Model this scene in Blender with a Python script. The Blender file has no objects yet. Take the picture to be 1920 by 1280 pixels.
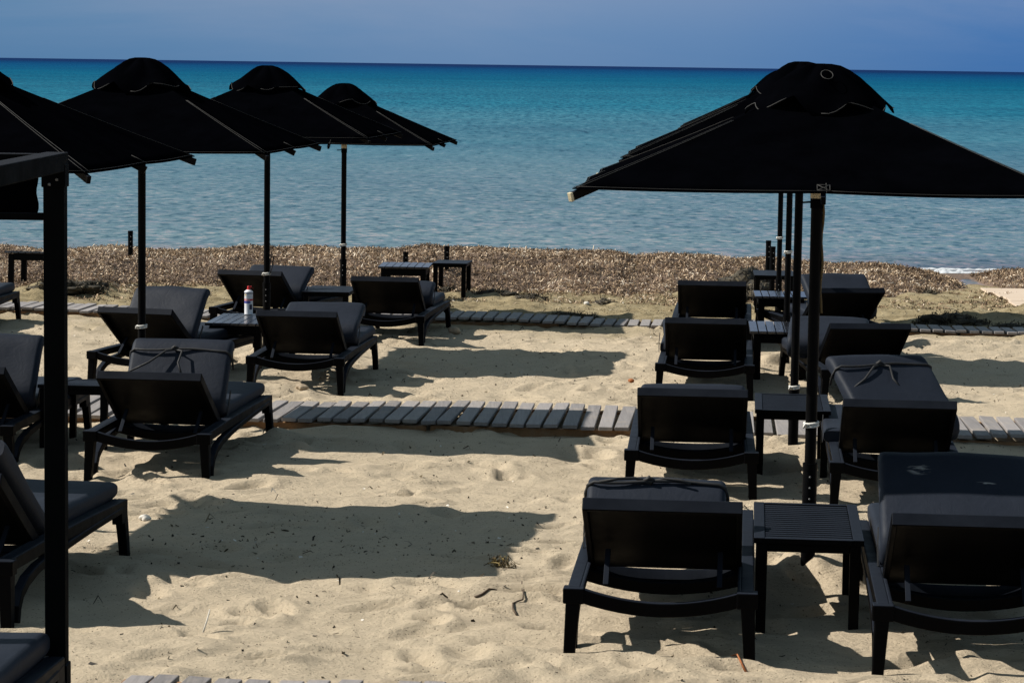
import bpy, bmesh, math, random
import numpy as np
from mathutils import Vector, Matrix
random.seed(7)
RNG = np.random.default_rng(11)
C = bpy.context.scene.collection
PI = math.pi
HEAD = math.radians(5)            # the rows of the beach run five degrees off the camera heading

# ------------------------------------------------------------------ noise / terrain
def _hash(ix, iy, seed):
    n = (ix.astype(np.int64) * 374761393 + iy.astype(np.int64) * 668265263 + seed * 974711) & 0x7fffffff
    n = ((n ^ (n >> 13)) * 1274126177) & 0x7fffffff
    n = n ^ (n >> 16)
    return (n & 0xffff) / 65535.0
def vnoise(x, y, seed=0):
    x = np.asarray(x, float); y = np.asarray(y, float)
    ix = np.floor(x); iy = np.floor(y); fx = x - ix; fy = y - iy
    ux = fx * fx * (3 - 2 * fx); uy = fy * fy * (3 - 2 * fy)
    a = _hash(ix, iy, seed); b = _hash(ix + 1, iy, seed); c = _hash(ix, iy + 1, seed); d = _hash(ix + 1, iy + 1, seed)
    return (a + (b - a) * ux) * (1 - uy) + (c + (d - c) * ux) * uy - 0.5
def base_g(y):
    return np.interp(y, [-60, 5, 10.3, 15, 20, 24, 30, 32.6, 33.6, 38, 60, 200], [.3, .11, 0, -.14, -.23, -.28, -.33, -.355, -.44, -.8, -1.6, -3.0])
# footprints, scuffs and heaps of dug sand
NF = 1300
FX = RNG.uniform(-6.5, 6.5, NF); FY = 8.5 + 18 * RNG.random(NF) ** 1.2
FA = RNG.uniform(0, PI, NF); FL = RNG.uniform(.09, .17, NF); FW = RNG.uniform(.042, .075, NF); FD = RNG.uniform(.010, .042, NF)
MOUNDS = [(1.36, 12.0, .24, .09), (1.15, 12.15, .16, .07), (1.62, 12.05, .17, .08), (1.72, 16.95, .24, .07), (1.95, 16.8, .16, .08),
          (2.25, 22.7, .2, .08), (2.69, 27.1, .25, .09), (-2.5, 17.85, .22, .08), (-2.1, 23.0, .2, .08), (-1.75, 27.75, .22, .07),
          (-1.5, 17.05, .16, .05), (-1.35, 16.6, .12, .05), (-1.1, 12.6, .1, .02), (-1.75, 19.9, .3, .06), (-.6, 19.6, .22, .04),
          (-4.9, 29.2, .4, .10), (-4.4, 29.1, .3, .07), (4.4, 24.6, .4, .05), (3.7, 24.4, .3, .05), (4.9, 27.6, .45, .08), (5.6, 28.4, .3, .08),
          (-1.0, 28.4, .3, .04), (2.6, 30.5, .4, .08), (-5.2, 28.8, .4, .06)]
def prints(x, y):
    x = np.asarray(x, float); y = np.asarray(y, float); out = np.zeros(x.shape)
    for i in range(NF):
        k = np.where((np.abs(x - FX[i]) < .45) & (np.abs(y - FY[i]) < .45))[0]
        if len(k) == 0: continue
        dx = x[k] - FX[i]; dy = y[k] - FY[i]; c, s = math.cos(FA[i]), math.sin(FA[i])
        u = (dx * c + dy * s) / FL[i]; w = (-dx * s + dy * c) / FW[i]; r2 = u * u + w * w
        out[k] += FD[i] * (-1.0 * np.exp(-r2 * 1.1) + .55 * np.exp(-(np.sqrt(r2) - 1.5) ** 2 * 3.5))
    return out
def height(x, y):
    x = np.asarray(x, float); y = np.asarray(y, float)
    h = base_g(y) + .045 * vnoise(x / 1.3, y / 1.1, 1) + .030 * vnoise(x / .48, y / .40, 2) + .027 * vnoise(x / .21, y / .18, 3)
    r = 1 - np.abs(vnoise(x / .33, y / .27, 4)) * 2
    h = h + .016 * (r - .5) + .013 * vnoise(x / .085, y / .075, 5) + .004 * vnoise(x / .04, y / .035, 6)
    far = np.clip((y - 25.5) / 3.5, 0, 1)
    for cy, sl, wd in ((18.20, -.085, 1.08), (26.45, -.09, .74)):        # sand drifted against and over the walkways
        for sd in (-1, 1):
            d = (y - (cy + sl * x + sd * (wd / 2 + .03))) / .16
            h = h + .085 * np.maximum(0, vnoise(x / .55, y * 0 + sd * 3.7 + cy, 71) + .12) * np.exp(-d * d)
    h = h + far * (.05 * np.abs(vnoise(x / .22, y / .26, 8)) + .045 * np.maximum(vnoise(x / .10, y / .12, 9), -.1))
    for mx, my, mr, mh in MOUNDS:
        d2 = ((x - mx) ** 2 + (y - my) ** 2) / mr ** 2
        if d2.ndim:
            k = d2 < 9
            if k.any():
                h[k] = h[k] + mh * np.exp(-d2[k]) * (1 + 1.3 * vnoise(x[k] / .1, y[k] / .1, 12))
        elif d2 < 9:
            h = h + mh * np.exp(-d2)
    return h + prints(x, y)
def ground(x, y):
    return float(base_g(y) + .045 * vnoise(x / 1.3, y / 1.1, 1))

# ------------------------------------------------------------------ materials
def new_mat(name):
    m = bpy.data.materials.new(name); m.use_nodes = True
    nt = m.node_tree; b = nt.nodes['Principled BSDF']
    return m, nt, b
def N(nt, kind, **kw):
    n = nt.nodes.new(kind)
    for k, v in kw.items():
        if hasattr(n, k) and k not in n.inputs: setattr(n, k, v)
        else: n.inputs[k].default_value = v
    return n
def L(nt, a, b): nt.links.new(a, b)
def noise(nt, vec, scale, detail=4, rough=.55, dist=0):
    n = N(nt, 'ShaderNodeTexNoise'); n.inputs['Scale'].default_value = scale; n.inputs['Detail'].default_value = detail
    n.inputs['Roughness'].default_value = rough; n.inputs['Distortion'].default_value = dist
    if vec is not None: L(nt, vec, n.inputs['Vector'])
    return n
def ramp(nt, fac, stops):
    r = N(nt, 'ShaderNodeValToRGB'); e = r.color_ramp.elements
    while len(e) < len(stops): e.new(.5)
    for i, (p, c) in enumerate(stops):
        e[i].position = p; e[i].color = (*c, 1) if len(c) == 3 else c
    L(nt, fac, r.inputs[0]); return r
def mixc(nt, fac, a, b, mode='MIX'):
    m = N(nt, 'ShaderNodeMix'); m.data_type = 'RGBA'; m.blend_type = mode
    for s, v in ((m.inputs[0], fac), (m.inputs[6], a), (m.inputs[7], b)):
        if hasattr(v, 'is_linked'): L(nt, v, s)
        elif isinstance(v, (int, float)): s.default_value = v
        else: s.default_value = (*v, 1)
    return m.outputs[2]
def math_(nt, op, a, b=0.0):
    m = N(nt, 'ShaderNodeMath'); m.operation = op
    for s, v in ((m.inputs[0], a), (m.inputs[1], b)):
        if hasattr(v, 'is_linked'): L(nt, v, s)
        else: s.default_value = v
    return m.outputs[0]
def bump(nt, b, hgt, strength, dist):
    n = N(nt, 'ShaderNodeBump'); n.inputs['Strength'].default_value = strength; n.inputs['Distance'].default_value = dist
    L(nt, hgt, n.inputs['Height']); L(nt, n.outputs[0], b.inputs['Normal']); return n
def objc(nt): return N(nt, 'ShaderNodeTexCoord').outputs['Object']
def scaled(nt, vec, s):
    m = N(nt, 'ShaderNodeMapping'); m.inputs['Scale'].default_value = s; L(nt, vec, m.inputs['Vector']); return m.outputs[0]

def plain(name, col, rough, var=.5, scale=9, bumpd=0, spec=.5, dust=None, lit_top=None):
    m, nt, b = new_mat(name); v = objc(nt)
    n = noise(nt, v, scale, 6, .65)
    r = ramp(nt, n.outputs[0], [(.3, tuple(c * (1 - var) for c in col)), (.7, tuple(c * (1 + var) for c in col))])
    colr = r.outputs[0]
    if dust:
        d = noise(nt, v, dust[1], 8, .7); k = ramp(nt, d.outputs[0], [(dust[2], (0, 0, 0)), (dust[2] + .12, (1, 1, 1))])
        colr = mixc(nt, math_(nt, 'MULTIPLY', k.outputs[0], dust[3]), colr, dust[0])
    if lit_top:                                              # sky light on upward faces, painted into the colour and mottled by noise
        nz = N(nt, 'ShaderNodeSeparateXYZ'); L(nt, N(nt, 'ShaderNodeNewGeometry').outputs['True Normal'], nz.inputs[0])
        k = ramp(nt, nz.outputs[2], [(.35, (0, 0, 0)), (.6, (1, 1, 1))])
        colr = mixc(nt, math_(nt, 'MULTIPLY', k.outputs[0], math_(nt, 'ADD', .45, n.outputs[0])), colr, lit_top)
    L(nt, colr, b.inputs['Base Color'])
    rr = ramp(nt, n.outputs[0], [(.25, (rough * .75,) * 3), (.75, (min(1, rough * 1.25),) * 3)])
    L(nt, rr.outputs[0], b.inputs['Roughness'])
    b.inputs['Specular IOR Level'].default_value = spec
    if bumpd: bump(nt, b, noise(nt, v, scale * 8, 4).outputs[0], .5, bumpd)
    return m
M = {}
M['resin'] = plain('black_resin', (.0011, .0011, .0015), .5, .4, 7, .0006, .04, dust=((.10, .09, .08), 14, .62, .06), lit_top=(.0135, .0165, .0235))
M['wood_black'] = plain('black_painted_wood', (.0014, .0014, .0018), .5, .4, 12, .0008, .06, dust=((.16, .14, .12), 22, .70, .12), lit_top=(.013, .016, .023))
M['gloss'] = plain('black_gloss_paint', (.012, .013, .017), .22, .3, 14, .0006, .9, dust=((.2, .19, .18), 26, .66, .3))
M['canvas'] = plain('black_canvas', (.0008, .0009, .0014), .95, .35, 5, .0008, 0.0)
M['metal'] = plain('black_metal', (.0025, .003, .0033), .75, .3, 6, .0004, .015, dust=((.14, .12, .08), 18, .72, .12), lit_top=(.02, .021, .025))
M['thread'] = plain('pale_thread', (.022, .021, .019), .9, .25, 60)
M['rope'] = plain('white_rope', (.62, .60, .55), .9, .2, 90)
M['cord'] = plain('black_cord', (.012, .012, .013), .75, .3, 60)
M['cream'] = plain('cream_plastic', (.52, .45, .30), .55, .15, 25, dust=((.25, .2, .12), 30, .55, .5))
M['white'] = plain('white_paint', (.72, .72, .74), .4, .06, 30)
M['red'] = plain('red_plastic', (.55, .012, .012), .4, .1, 30)
M['blue'] = plain('blue_print', (.06, .07, .32), .45, .3, 60)
M['dark_blue'] = plain('dark_blue_print', (.012, .016, .05), .45, .2, 60)
M['yellow'] = plain('yellow_print', (.5, .35, .03), .45, .2, 60)
M['shell'] = plain('shell', (.66, .62, .55), .8, .2, 40)
M['jute'] = plain('jute_rope', (.13, .09, .035), .9, .4, 90)
M['stone'] = plain('sandstone', (.36, .28, .19), .9, .3, 30)
M['bark'] = plain('twig_bark', (.075, .05, .03), .9, .4, 60)
M['leaf'] = plain('dry_leaf', (.36, .12, .035), .8, .3, 30)
M['brass'] = plain('galvanised_bolt', (.10, .10, .10), .5, .2, 30)

def cushion_mat():
    m, nt, b = new_mat('cushion_fabric'); v = objc(nt)
    n = noise(nt, v, 4, 6, .6); f = noise(nt, scaled(nt, v, (140, 30, 30)), 3, 3)
    r = ramp(nt, n.outputs[0], [(.3, (.0095, .0125, .020)), (.7, (.0155, .020, .031))])
    k = ramp(nt, noise(nt, scaled(nt, v, (2.5, 9, 9)), 3, 8, .75).outputs[0], [(.66, (0, 0, 0)), (.76, (1, 1, 1))])
    c = mixc(nt, math_(nt, 'MULTIPLY', k.outputs[0], .35), r.outputs[0], (.10, .095, .085))
    c = mixc(nt, .35, c, mixc(nt, f.outputs[0], (.007, .009, .013), (.025, .030, .042)))
    L(nt, c, b.inputs['Base Color']); b.inputs['Roughness'].default_value = .6; b.inputs['Specular IOR Level'].default_value = .12
    w = noise(nt, scaled(nt, v, (5, 2.2, 5)), 2.2, 5, .6, .8)
    bump(nt, b, w.outputs[0], .30, .012)
    return m
M['cushion'] = cushion_mat()

def sand_mat():
    m, nt, b = new_mat('beach_sand'); g = N(nt, 'ShaderNodeNewGeometry').outputs['Position']
    big = noise(nt, g, .9, 5, .6); mid = noise(nt, g, 7, 6, .65); fine = noise(nt, g, 160, 3, .7); grain = noise(nt, g, 520, 2, .6)
    c = ramp(nt, big.outputs[0], [(.3, (.470, .380, .265)), (.7, (.530, .435, .310))]).outputs[0]
    c = mixc(nt, .35, c, ramp(nt, mid.outputs[0], [(.3, (.39, .32, .23)), (.72, (.58, .485, .355))]).outputs[0])
    c = mixc(nt, .6, c, mixc(nt, fine.outputs[0], (.27, .22, .155), (.69, .575, .42)))
    vo = N(nt, 'ShaderNodeTexVoronoi'); vo.inputs['Scale'].default_value = 95; L(nt, g, vo.inputs['Vector'])
    sep = N(nt, 'ShaderNodeSeparateColor'); L(nt, vo.outputs['Color'], sep.inputs[0])
    sel = math_(nt, 'MULTIPLY', math_(nt, 'GREATER_THAN', sep.outputs[0], .89), math_(nt, 'LESS_THAN', vo.outputs['Distance'], .36))
    c = mixc(nt, math_(nt, 'MULTIPLY', sel, .7), c, (.09, .075, .055))
    # damp, algae-tinged sand towards the water, with a ragged edge
    xyz = N(nt, 'ShaderNodeSeparateXYZ'); L(nt, g, xyz.inputs[0])
    edge = math_(nt, 'ADD', xyz.outputs[1], math_(nt, 'MULTIPLY', noise(nt, g, .8, 7, .7).outputs[0], 7.0))
    wet = ramp(nt, math_(nt, 'DIVIDE', math_(nt, 'SUBTRACT', edge, 27.5), 6.0), [(.15, (0, 0, 0)), (.55, (1, 1, 1))])
    olive = ramp(nt, noise(nt, g, 3.2, 9, .78).outputs[0], [(.34, (.075, .060, .030)), (.47, (.235, .185, .100)), (.66, (.36, .30, .185))]).outputs[0]
    c = mixc(nt, math_(nt, 'MULTIPLY', wet.outputs[0], .9), c, olive)
    L(nt, c, b.inputs['Base Color']); b.inputs['Roughness'].default_value = 1; b.inputs['Specular IOR Level'].default_value = .1
    h = math_(nt, 'ADD', math_(nt, 'MULTIPLY', noise(nt, g, 38, 6, .7).outputs[0], 1.0), math_(nt, 'MULTIPLY', grain.outputs[0], .30))
    h = math_(nt, 'ADD', h, math_(nt, 'MULTIPLY', noise(nt, scaled(nt, g, (1, 1.5, 1)), 11, 5, .6).outputs[0], 1.6))
    bump(nt, b, h, .75, .022)
    return m
M['sand'] = sand_mat()

def plank_mat(name, a, bcol, warm=.0):
    m, nt, b = new_mat(name); v = objc(nt)
    at = N(nt, 'ShaderNodeAttribute'); at.attribute_name = 'tone'
    gr = noise(nt, scaled(nt, v, (60, 2.2, 60)), 1, 6, .7, .3); bl = noise(nt, v, 6, 6, .7)
    c = mixc(nt, at.outputs['Fac'], a, bcol)
    c = mixc(nt, .55, c, mixc(nt, gr.outputs[0], tuple(x * .35 for x in a), tuple(min(1, x * 1.45) for x in bcol)))
    k = ramp(nt, bl.outputs[0], [(.52, (0, 0, 0)), (.68, (1, 1, 1))])
    c = mixc(nt, math_(nt, 'MULTIPLY', k.outputs[0], .35), c, (.36, .30, .225))
    L(nt, c, b.inputs['Base Color']); b.inputs['Roughness'].default_value = .8; b.inputs['Specular IOR Level'].default_value = .3
    bump(nt, b, gr.outputs[0], .6, .004)
    return m
M['plank'] = plank_mat('weathered_plank', (.095, .090, .092), (.31, .285, .275))
M['joist'] = plank_mat('brown_joist', (.20, .10, .045), (.30, .17, .08))
M['pale_board'] = plank_mat('pale_board', (.46, .36, .26), (.58, .47, .36))

def litter_mat(name, cols):
    m, nt, b = new_mat(name)
    at = N(nt, 'ShaderNodeAttribute'); at.attribute_name = 'tone'
    r = ramp(nt, at.outputs['Fac'], cols)
    L(nt, r.outputs[0], b.inputs['Base Color']); b.inputs['Roughness'].default_value = .75; b.inputs['Specular IOR Level'].default_value = .3
    return m
M['litter'] = litter_mat('dead_seagrass', [(0, (.035, .021, .013)), (.3, (.165, .105, .060)), (.65, (.42, .295, .18)), (.9, (.68, .53, .37)), (1, (.78, .68, .54))])
M['weed'] = litter_mat('damp_seaweed', [(0, (.012, .010, .007)), (.5, (.045, .036, .022)), (.85, (.12, .095, .055)), (1, (.26, .20, .12))])
M['litter_bed'] = plain('seagrass_bed', (.13, .085, .058), .95, .7, 22, .03)

def sea_mat():
    m, nt, b = new_mat('sea_water'); nt.nodes.remove(b); out = nt.nodes['Material Output']
    g = N(nt, 'ShaderNodeNewGeometry').outputs['Position']
    xyz = N(nt, 'ShaderNodeSeparateXYZ'); L(nt, g, xyz.inputs[0])
    lg = math_(nt, 'LOGARITHM', math_(nt, 'MAXIMUM', xyz.outputs[1], 30), 10)      # log10 of the distance offshore
    wob = noise(nt, scaled(nt, g, (.006, .02, 1)), 1, 6, .65)
    t = math_(nt, 'DIVIDE', math_(nt, 'SUBTRACT', math_(nt, 'ADD', lg, math_(nt, 'MULTIPLY', math_(nt, 'SUBTRACT', wob.outputs[0], .5), .30)), 1.5), 2.5)
    # shallow water over pale sand, seagrass shallows, turquoise, then the deep navy offing
    body = ramp(nt, t, [(.009, (.12, .135, .15)), (.028, (.112, .180, .205)), (.12, (.074, .154, .192)), (.21, (.026, .125, .178)), (.30, (.004, .108, .175)), (.45, (.001, .078, .148)), (.60, (.001, .052, .136)), (.70, (.002, .036, .112)), (.80, (.004, .020, .078))])
    sa = noise(nt, scaled(nt, g, (5.0, 2.9, 1)), 1.0, 3, .6, .4); sb = noise(nt, scaled(nt, g, (3.6, .45, 1)), 1.0, 4, .65, .2)
    far = ramp(nt, t, [(.08, (0, 0, 0)), (.26, (1, 1, 1))])
    st = N(nt, 'ShaderNodeMix'); st.data_type = 'FLOAT'; L(nt, far.outputs[0], st.inputs[0]); L(nt, sa.outputs[0], st.inputs[2]); L(nt, sb.outputs[0], st.inputs[3]); st2 = noise(nt, scaled(nt, g, (.06, .05, 1)), 1, 8, .72)
    k = ramp(nt, st.outputs[0], [(.36, (.26, .44, .54)), (.46, (.92, .96, .97)), (.55, (1.1, 1.06, 1.04)), (.66, (2.7, 1.62, 1.4))])
    k2 = ramp(nt, st2.outputs[0], [(.3, (.72, .78, .82)), (.7, (1.25, 1.18, 1.12))])
    col = mixc(nt, 1.0, mixc(nt, 1.0, body.outputs[0], k.outputs[0], 'MULTIPLY'), k2.outputs[0], 'MULTIPLY')
    d = N(nt, 'ShaderNodeBsdfDiffuse'); L(nt, col, d.inputs['Color'])
    gl = N(nt, 'ShaderNodeBsdfGlossy'); gl.inputs['Roughness'].default_value = .12
    w1 = noise(nt, scaled(nt, g, (1.0, .6, 1)), 1.3, 6, .6, .5); w2 = noise(nt, scaled(nt, g, (.4, 1, 1)), .22, 4, .5)
    hh = math_(nt, 'ADD', w1.outputs[0], math_(nt, 'MULTIPLY', w2.outputs[0], 1.8))
    bp = N(nt, 'ShaderNodeBump'); bp.inputs['Strength'].default_value = .8; bp.inputs['Distance'].default_value = .16; L(nt, hh, bp.inputs['Height'])
    L(nt, bp.outputs[0], gl.inputs['Normal']); 
    bp2 = N(nt, 'ShaderNodeBump'); bp2.inputs['Strength'].default_value = .5; bp2.inputs['Distance'].default_value = .1; L(nt, hh, bp2.inputs['Height'])
    L(nt, bp2.outputs[0], d.inputs['Normal'])
    fr = N(nt, 'ShaderNodeFresnel'); fr.inputs['IOR'].default_value = 1.33; L(nt, bp.outputs[0], fr.inputs['Normal'])
    near = ramp(nt, t, [(.02, (.55,) * 3), (.16, (.42,) * 3), (.30, (.20,) * 3), (.48, (.06,) * 3), (.7, (.03,) * 3)])
    mx = N(nt, 'ShaderNodeMixShader'); L(nt, math_(nt, 'MULTIPLY', math_(nt, 'MULTIPLY', fr.outputs[0], near.outputs[0]), math_(nt, 'ADD', math_(nt, 'MULTIPLY', st.outputs[0], 2.4), -.2)), mx.inputs[0])
    L(nt, d.outputs[0], mx.inputs[1]); L(nt, gl.outputs[0], mx.inputs[2]); L(nt, mx.outputs[0], out.inputs['Surface'])
    return m
M['sea'] = sea_mat()
M['foam'] = plain('sea_foam', (.50, .52, .54), .9, .3, 30, .01)

# ------------------------------------------------------------------ mesh helpers
class MB:
    def __init__(s): s.v = []; s.f = []; s.t = []; s.smooth = []; s.mi = []
    def add(s, vs, fs, tone=.5, smooth=False, mi=0):
        o = len(s.v); s.v += [tuple(p) for p in vs]
        for f in fs:
            s.f.append(tuple(i + o for i in f)); s.t.append(tone); s.smooth.append(smooth); s.mi.append(mi)
    def box(s, c, size, rot=None, tone=.5, taper=1.0, shift=(0, 0)):
        hx, hy, hz = (k / 2 for k in size); vs = []
        for z in (-1, 1):
            k = taper if z < 0 else 1
            for y in (-1, 1):
                for x in (-1, 1):
                    p = Vector((x * hx * k + (shift[0] if z < 0 else 0), y * hy * k + (shift[1] if z < 0 else 0), z * hz))
                    if rot is not None: p = rot @ p
                    vs.append(p + Vector(c))
        s.add(vs, [(0, 2, 3, 1), (4, 5, 7, 6), (0, 1, 5, 4), (2, 6, 7, 3), (0, 4, 6, 2), (1, 3, 7, 5)], tone)
    def tube(s, pts, r, n=10, cap=True, closed=False, tone=.5, mi=0):
        pts = [Vector(p) for p in pts]; m = len(pts); vs = []; up = None
        rr = r if isinstance(r, (list, tuple)) else [r] * m
        for i, p in enumerate(pts):
            a = pts[(i - 1) % m] if closed or i else p; b = pts[(i + 1) % m] if closed or i < m - 1 else p
            d = (b - a).normalized()
            if up is None:
                up = Vector((0, 0, 1)) if abs(d.z) < .9 else Vector((1, 0, 0))
            u = d.cross(up).normalized(); w = u.cross(d).normalized(); up = w
            for k in range(n):
                q = 2 * PI * k / n; vs.append(p + (u * math.cos(q) + w * math.sin(q)) * rr[i])
        fs = []
        for i in range(m if closed else m - 1):
            for k in range(n):
                fs.append((i * n + k, i * n + (k + 1) % n, ((i + 1) % m) * n + (k + 1) % n, ((i + 1) % m) * n + k))
        if cap and not closed: fs += [tuple(range(n))[::-1], tuple((m - 1) * n + k for k in range(n))]
        s.add(vs, fs, tone, True, mi)
    def bar(s, pts, w, h, side=(1, 0, 0), tone=.5):
        """rectangular section swept along a path: w along `side`, h across it"""
        pts = [Vector(p) for p in pts]; m = len(pts); side = Vector(side).normalized(); vs = []
        for i, p in enumerate(pts):
            d = (pts[min(i + 1, m - 1)] - pts[max(i - 1, 0)]).normalized()
            sd = (side - d * side.dot(d)).normalized(); nn = d.cross(sd)
            ww = (w[i] if isinstance(w, (list, tuple)) else w) / 2; hh = (h[i] if isinstance(h, (list, tuple)) else h) / 2
            vs += [p - sd * ww - nn * hh, p + sd * ww - nn * hh, p + sd * ww + nn * hh, p - sd * ww + nn * hh]
        fs = []
        for i in range(m - 1):
            for k in range(4): fs.append((i * 4 + k, i * 4 + (k + 1) % 4, i * 4 + 4 + (k + 1) % 4, i * 4 + 4 + k))
        fs += [(3, 2, 1, 0), tuple((m - 1) * 4 + k for k in range(4))]
        s.add(vs, fs, tone)
    def build(s, name, mat, parent=None, bevel=0, sharp=None, tone=False):
        me = bpy.data.meshes.new(name); me.from_pydata(s.v, [], s.f)
        for mm in (mat if isinstance(mat, list) else [mat]): me.materials.append(mm)
        me.polygons.foreach_set('use_smooth', s.smooth); me.polygons.foreach_set('material_index', s.mi)
        if tone:
            a = me.attributes.new('tone', 'FLOAT', 'FACE'); a.data.foreach_set('value', s.t)
        bm = bmesh.new(); bm.from_mesh(me); bmesh.ops.recalc_face_normals(bm, faces=bm.faces); bm.to_mesh(me); bm.free()
        if sharp: me.set_sharp_from_angle(angle=math.radians(sharp))
        o = bpy.data.objects.new(name, me); C.objects.link(o)
        if parent: o.parent = parent
        if bevel:
            b = o.modifiers.new('bevel', 'BEVEL'); b.width = bevel; b.segments = 2; b.limit_method = 'ANGLE'; b.angle_limit = math.radians(40)
        return o
def tag(o, label=None, cat=None, group=None, kind=None):
    if label: o['label'] = label
    if cat: o['category'] = cat
    if group: o['group'] = group
    if kind: o['kind'] = kind
    return o
def empty(name, loc=(0, 0, 0), rz=0):
    o = bpy.data.objects.new(name, None); C.objects.link(o); o.location = loc; o.rotation_euler = (0, 0, rz); o.empty_display_size = .1; return o
def copy_tree(o, parent=None):
    c = o.copy(); C.objects.link(c)
    if parent: c.parent = parent
    for ch in list(o.children): copy_tree(ch, c)
    return c
def np_mesh(name, verts, quads, mats, tone=None, smooth=False, mi=None):
    me = bpy.data.meshes.new(name); nq = len(quads)
    me.vertices.add(len(verts)); me.vertices.foreach_set('co', np.ascontiguousarray(verts, dtype=np.float32).ravel())
    me.loops.add(nq * 4); me.loops.foreach_set('vertex_index', np.ascontiguousarray(quads, dtype=np.int32).ravel())
    me.polygons.add(nq); me.polygons.foreach_set('loop_start', np.arange(0, nq * 4, 4, dtype=np.int32)); me.polygons.foreach_set('loop_total', np.full(nq, 4, dtype=np.int32))
    me.polygons.foreach_set('use_smooth', np.full(nq, smooth, dtype=bool))
    for m in mats: me.materials.append(m)
    if mi is not None: me.polygons.foreach_set('material_index', mi.astype(np.int32))
    me.update(calc_edges=True)
    if tone is not None:
        a = me.attributes.new('tone', 'FLOAT', 'FACE'); a.data.foreach_set('value', tone.astype(np.float32))
    o = bpy.data.objects.new(name, me); C.objects.link(o); return o
def grid_quads(nx, ny):
    i = np.arange(nx - 1)[None, :] + np.arange(ny - 1)[:, None] * nx
    return np.stack([i, i + 1, i + 1 + nx, i + nx], -1).reshape(-1, 4)
def blades(px, py, pz, length, width, rng, lift=.5, up=0.0):
    """small curled leaf strips, two quads each"""
    n = len(px); a = rng.uniform(0, 2 * PI, n); e = rng.normal(up, lift, n)
    d = np.stack([np.cos(a) * np.cos(e), np.sin(a) * np.cos(e), np.sin(e)], -1)
    tw = rng.normal(0, .8, n); sx = np.stack([-np.sin(a) * np.cos(tw), np.cos(a) * np.cos(tw), np.sin(tw)], -1)
    p = np.stack([px, py, pz], -1); ln = length[:, None]; w = width[:, None] / 2
    curl = rng.normal(0, .25, n)[:, None] * ln * np.array([0, 0, 1.0])
    p0 = p - d * ln / 2; p2 = p + d * ln / 2; p1 = p + curl + rng.normal(0, .12, (n, 3)) * ln
    v = np.stack([p0 - sx * w, p0 + sx * w, p1 - sx * w, p1 + sx * w, p2 - sx * w * .6, p2 + sx * w * .6], 1).reshape(-1, 3)
    b = np.arange(n)[:, None] * 6
    q = np.concatenate([b + np.array([0, 1, 3, 2]), b + np.array([2, 3, 5, 4])], 1).reshape(-1, 4)
    return v, q

# ------------------------------------------------------------------ the setting
def axis(segs):
    out = []
    for a, b, st in segs:
        n = max(1, int(round((b - a) / st))); out += list(a + (b - a) * np.arange(n) / n)
    out.append(segs[-1][1]); return np.array(out)
xs = axis([(-400, -60, 85), (-60, -12, 12), (-12, -6.6, .45), (-6.6, -3.2, .045), (-3.2, 3.2, .026), (3.2, 6.8, .045), (6.8, 12, .45), (12, 60, 12), (60, 400, 85)])
ys = axis([(-60, -4, 14), (-4, 7, 1.0), (7, 9, .06), (9, 14, .021), (14, 20, .028), (20, 32, .042), (32, 36, .12), (36, 60, 6), (60, 200, 70)])
X, Y = np.meshgrid(xs, ys); X = X.ravel(); Y = Y.ravel(); Z = height(X, Y)
sand = np_mesh('sand', np.stack([X, Y, Z], -1), grid_quads(len(xs), len(ys)), [M['sand']], smooth=True)
tag(sand, kind='structure')

SEA_Z = -.372
sx_ = np.array([-16000, -4000, -800, -150, -40, 0, 40, 150, 800, 4000, 16000.]); sy_ = np.array([32.8, 60, 120, 300, 900, 3000, 9000, 26000.])
GX, GY = np.meshgrid(sx_, sy_)
sea = np_mesh('sea', np.stack([GX.ravel(), GY.ravel(), np.full(GX.size, SEA_Z)], -1), grid_quads(len(sx_), len(sy_)), [M['sea']])
tag(sea, kind='structure')

# bank of dead seagrass leaves along the waterline
CREST = [(-60, -.08), (-12, -.08), (-6.8, -.097), (-6.4, -.071), (-5.87, -.117), (-5.57, -.113), (-4.97, -.051), (-4.6, -.099), (-3.6, -.072), (-3.4, -.029), (-2.74, -.04), (-2.57, -.011), (-2.15, -.051), (-1.88, -.028), (-1.48, -.042), (-1.08, .024), (-.81, -.019), (-.42, .006), (.25, -.031), (1.25, -.03), (1.5, -.093), (1.9, -.047), (2.5, -.066), (2.8, -.109), (3.2, -.09), (4.0, -.158), (4.6, -.13), (4.9, -.179), (5.3, -.25), (5.52, -.36), (5.85, -.36), (6.0, -.26), (6.25, -.20), (6.7, -.19), (12, -.12), (60, -.1)]
CX = np.array([c[0] for c in CREST]); CZ = np.array([c[1] for c in CREST])
def berm(x, y):
    top = np.interp(x, CX, CZ) - .012
    g0 = base_g(y)
    y0 = 30.6 + 1.5 * vnoise(x / 1.1, x * 0 + 3, 21) + .7 * vnoise(x / .3, x * 0 + 9, 22)
    u = np.clip((y - y0) / (33.1 - y0), 0, 1); prof = np.sin(u * PI / 2) ** .85
    back = 1 - np.clip((y - 33.3) / 1.5, 0, 1) ** 1.4
    amp = (top + .358) * prof * back
    z = -.358 + amp + (g0 + .358) * (1 - prof) - .02 * (1 - prof)
    z = z + (.085 * vnoise(x / .42, y / .38, 23) + .03 * vnoise(x / .12, y / .12, 24)) * np.clip(prof * back * 1.3, 0, 1) * np.clip(1.6 * (1 - u) + .25, 0, 1)
    return np.where(back < .02, z - .1, z)
bx = axis([(-30, -8, 1.2), (-8, 8, .05), (8, 30, 1.2)]); by = axis([(29.6, 33.6, .06), (33.6, 35.2, .12)])
BX, BY = np.meshgrid(bx, by); BX = BX.ravel(); BY = BY.ravel(); BZ = berm(BX, BY)
bv = np.stack([BX, BY, BZ], -1); bq = grid_quads(len(bx), len(by))
NBL = 105000
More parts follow.
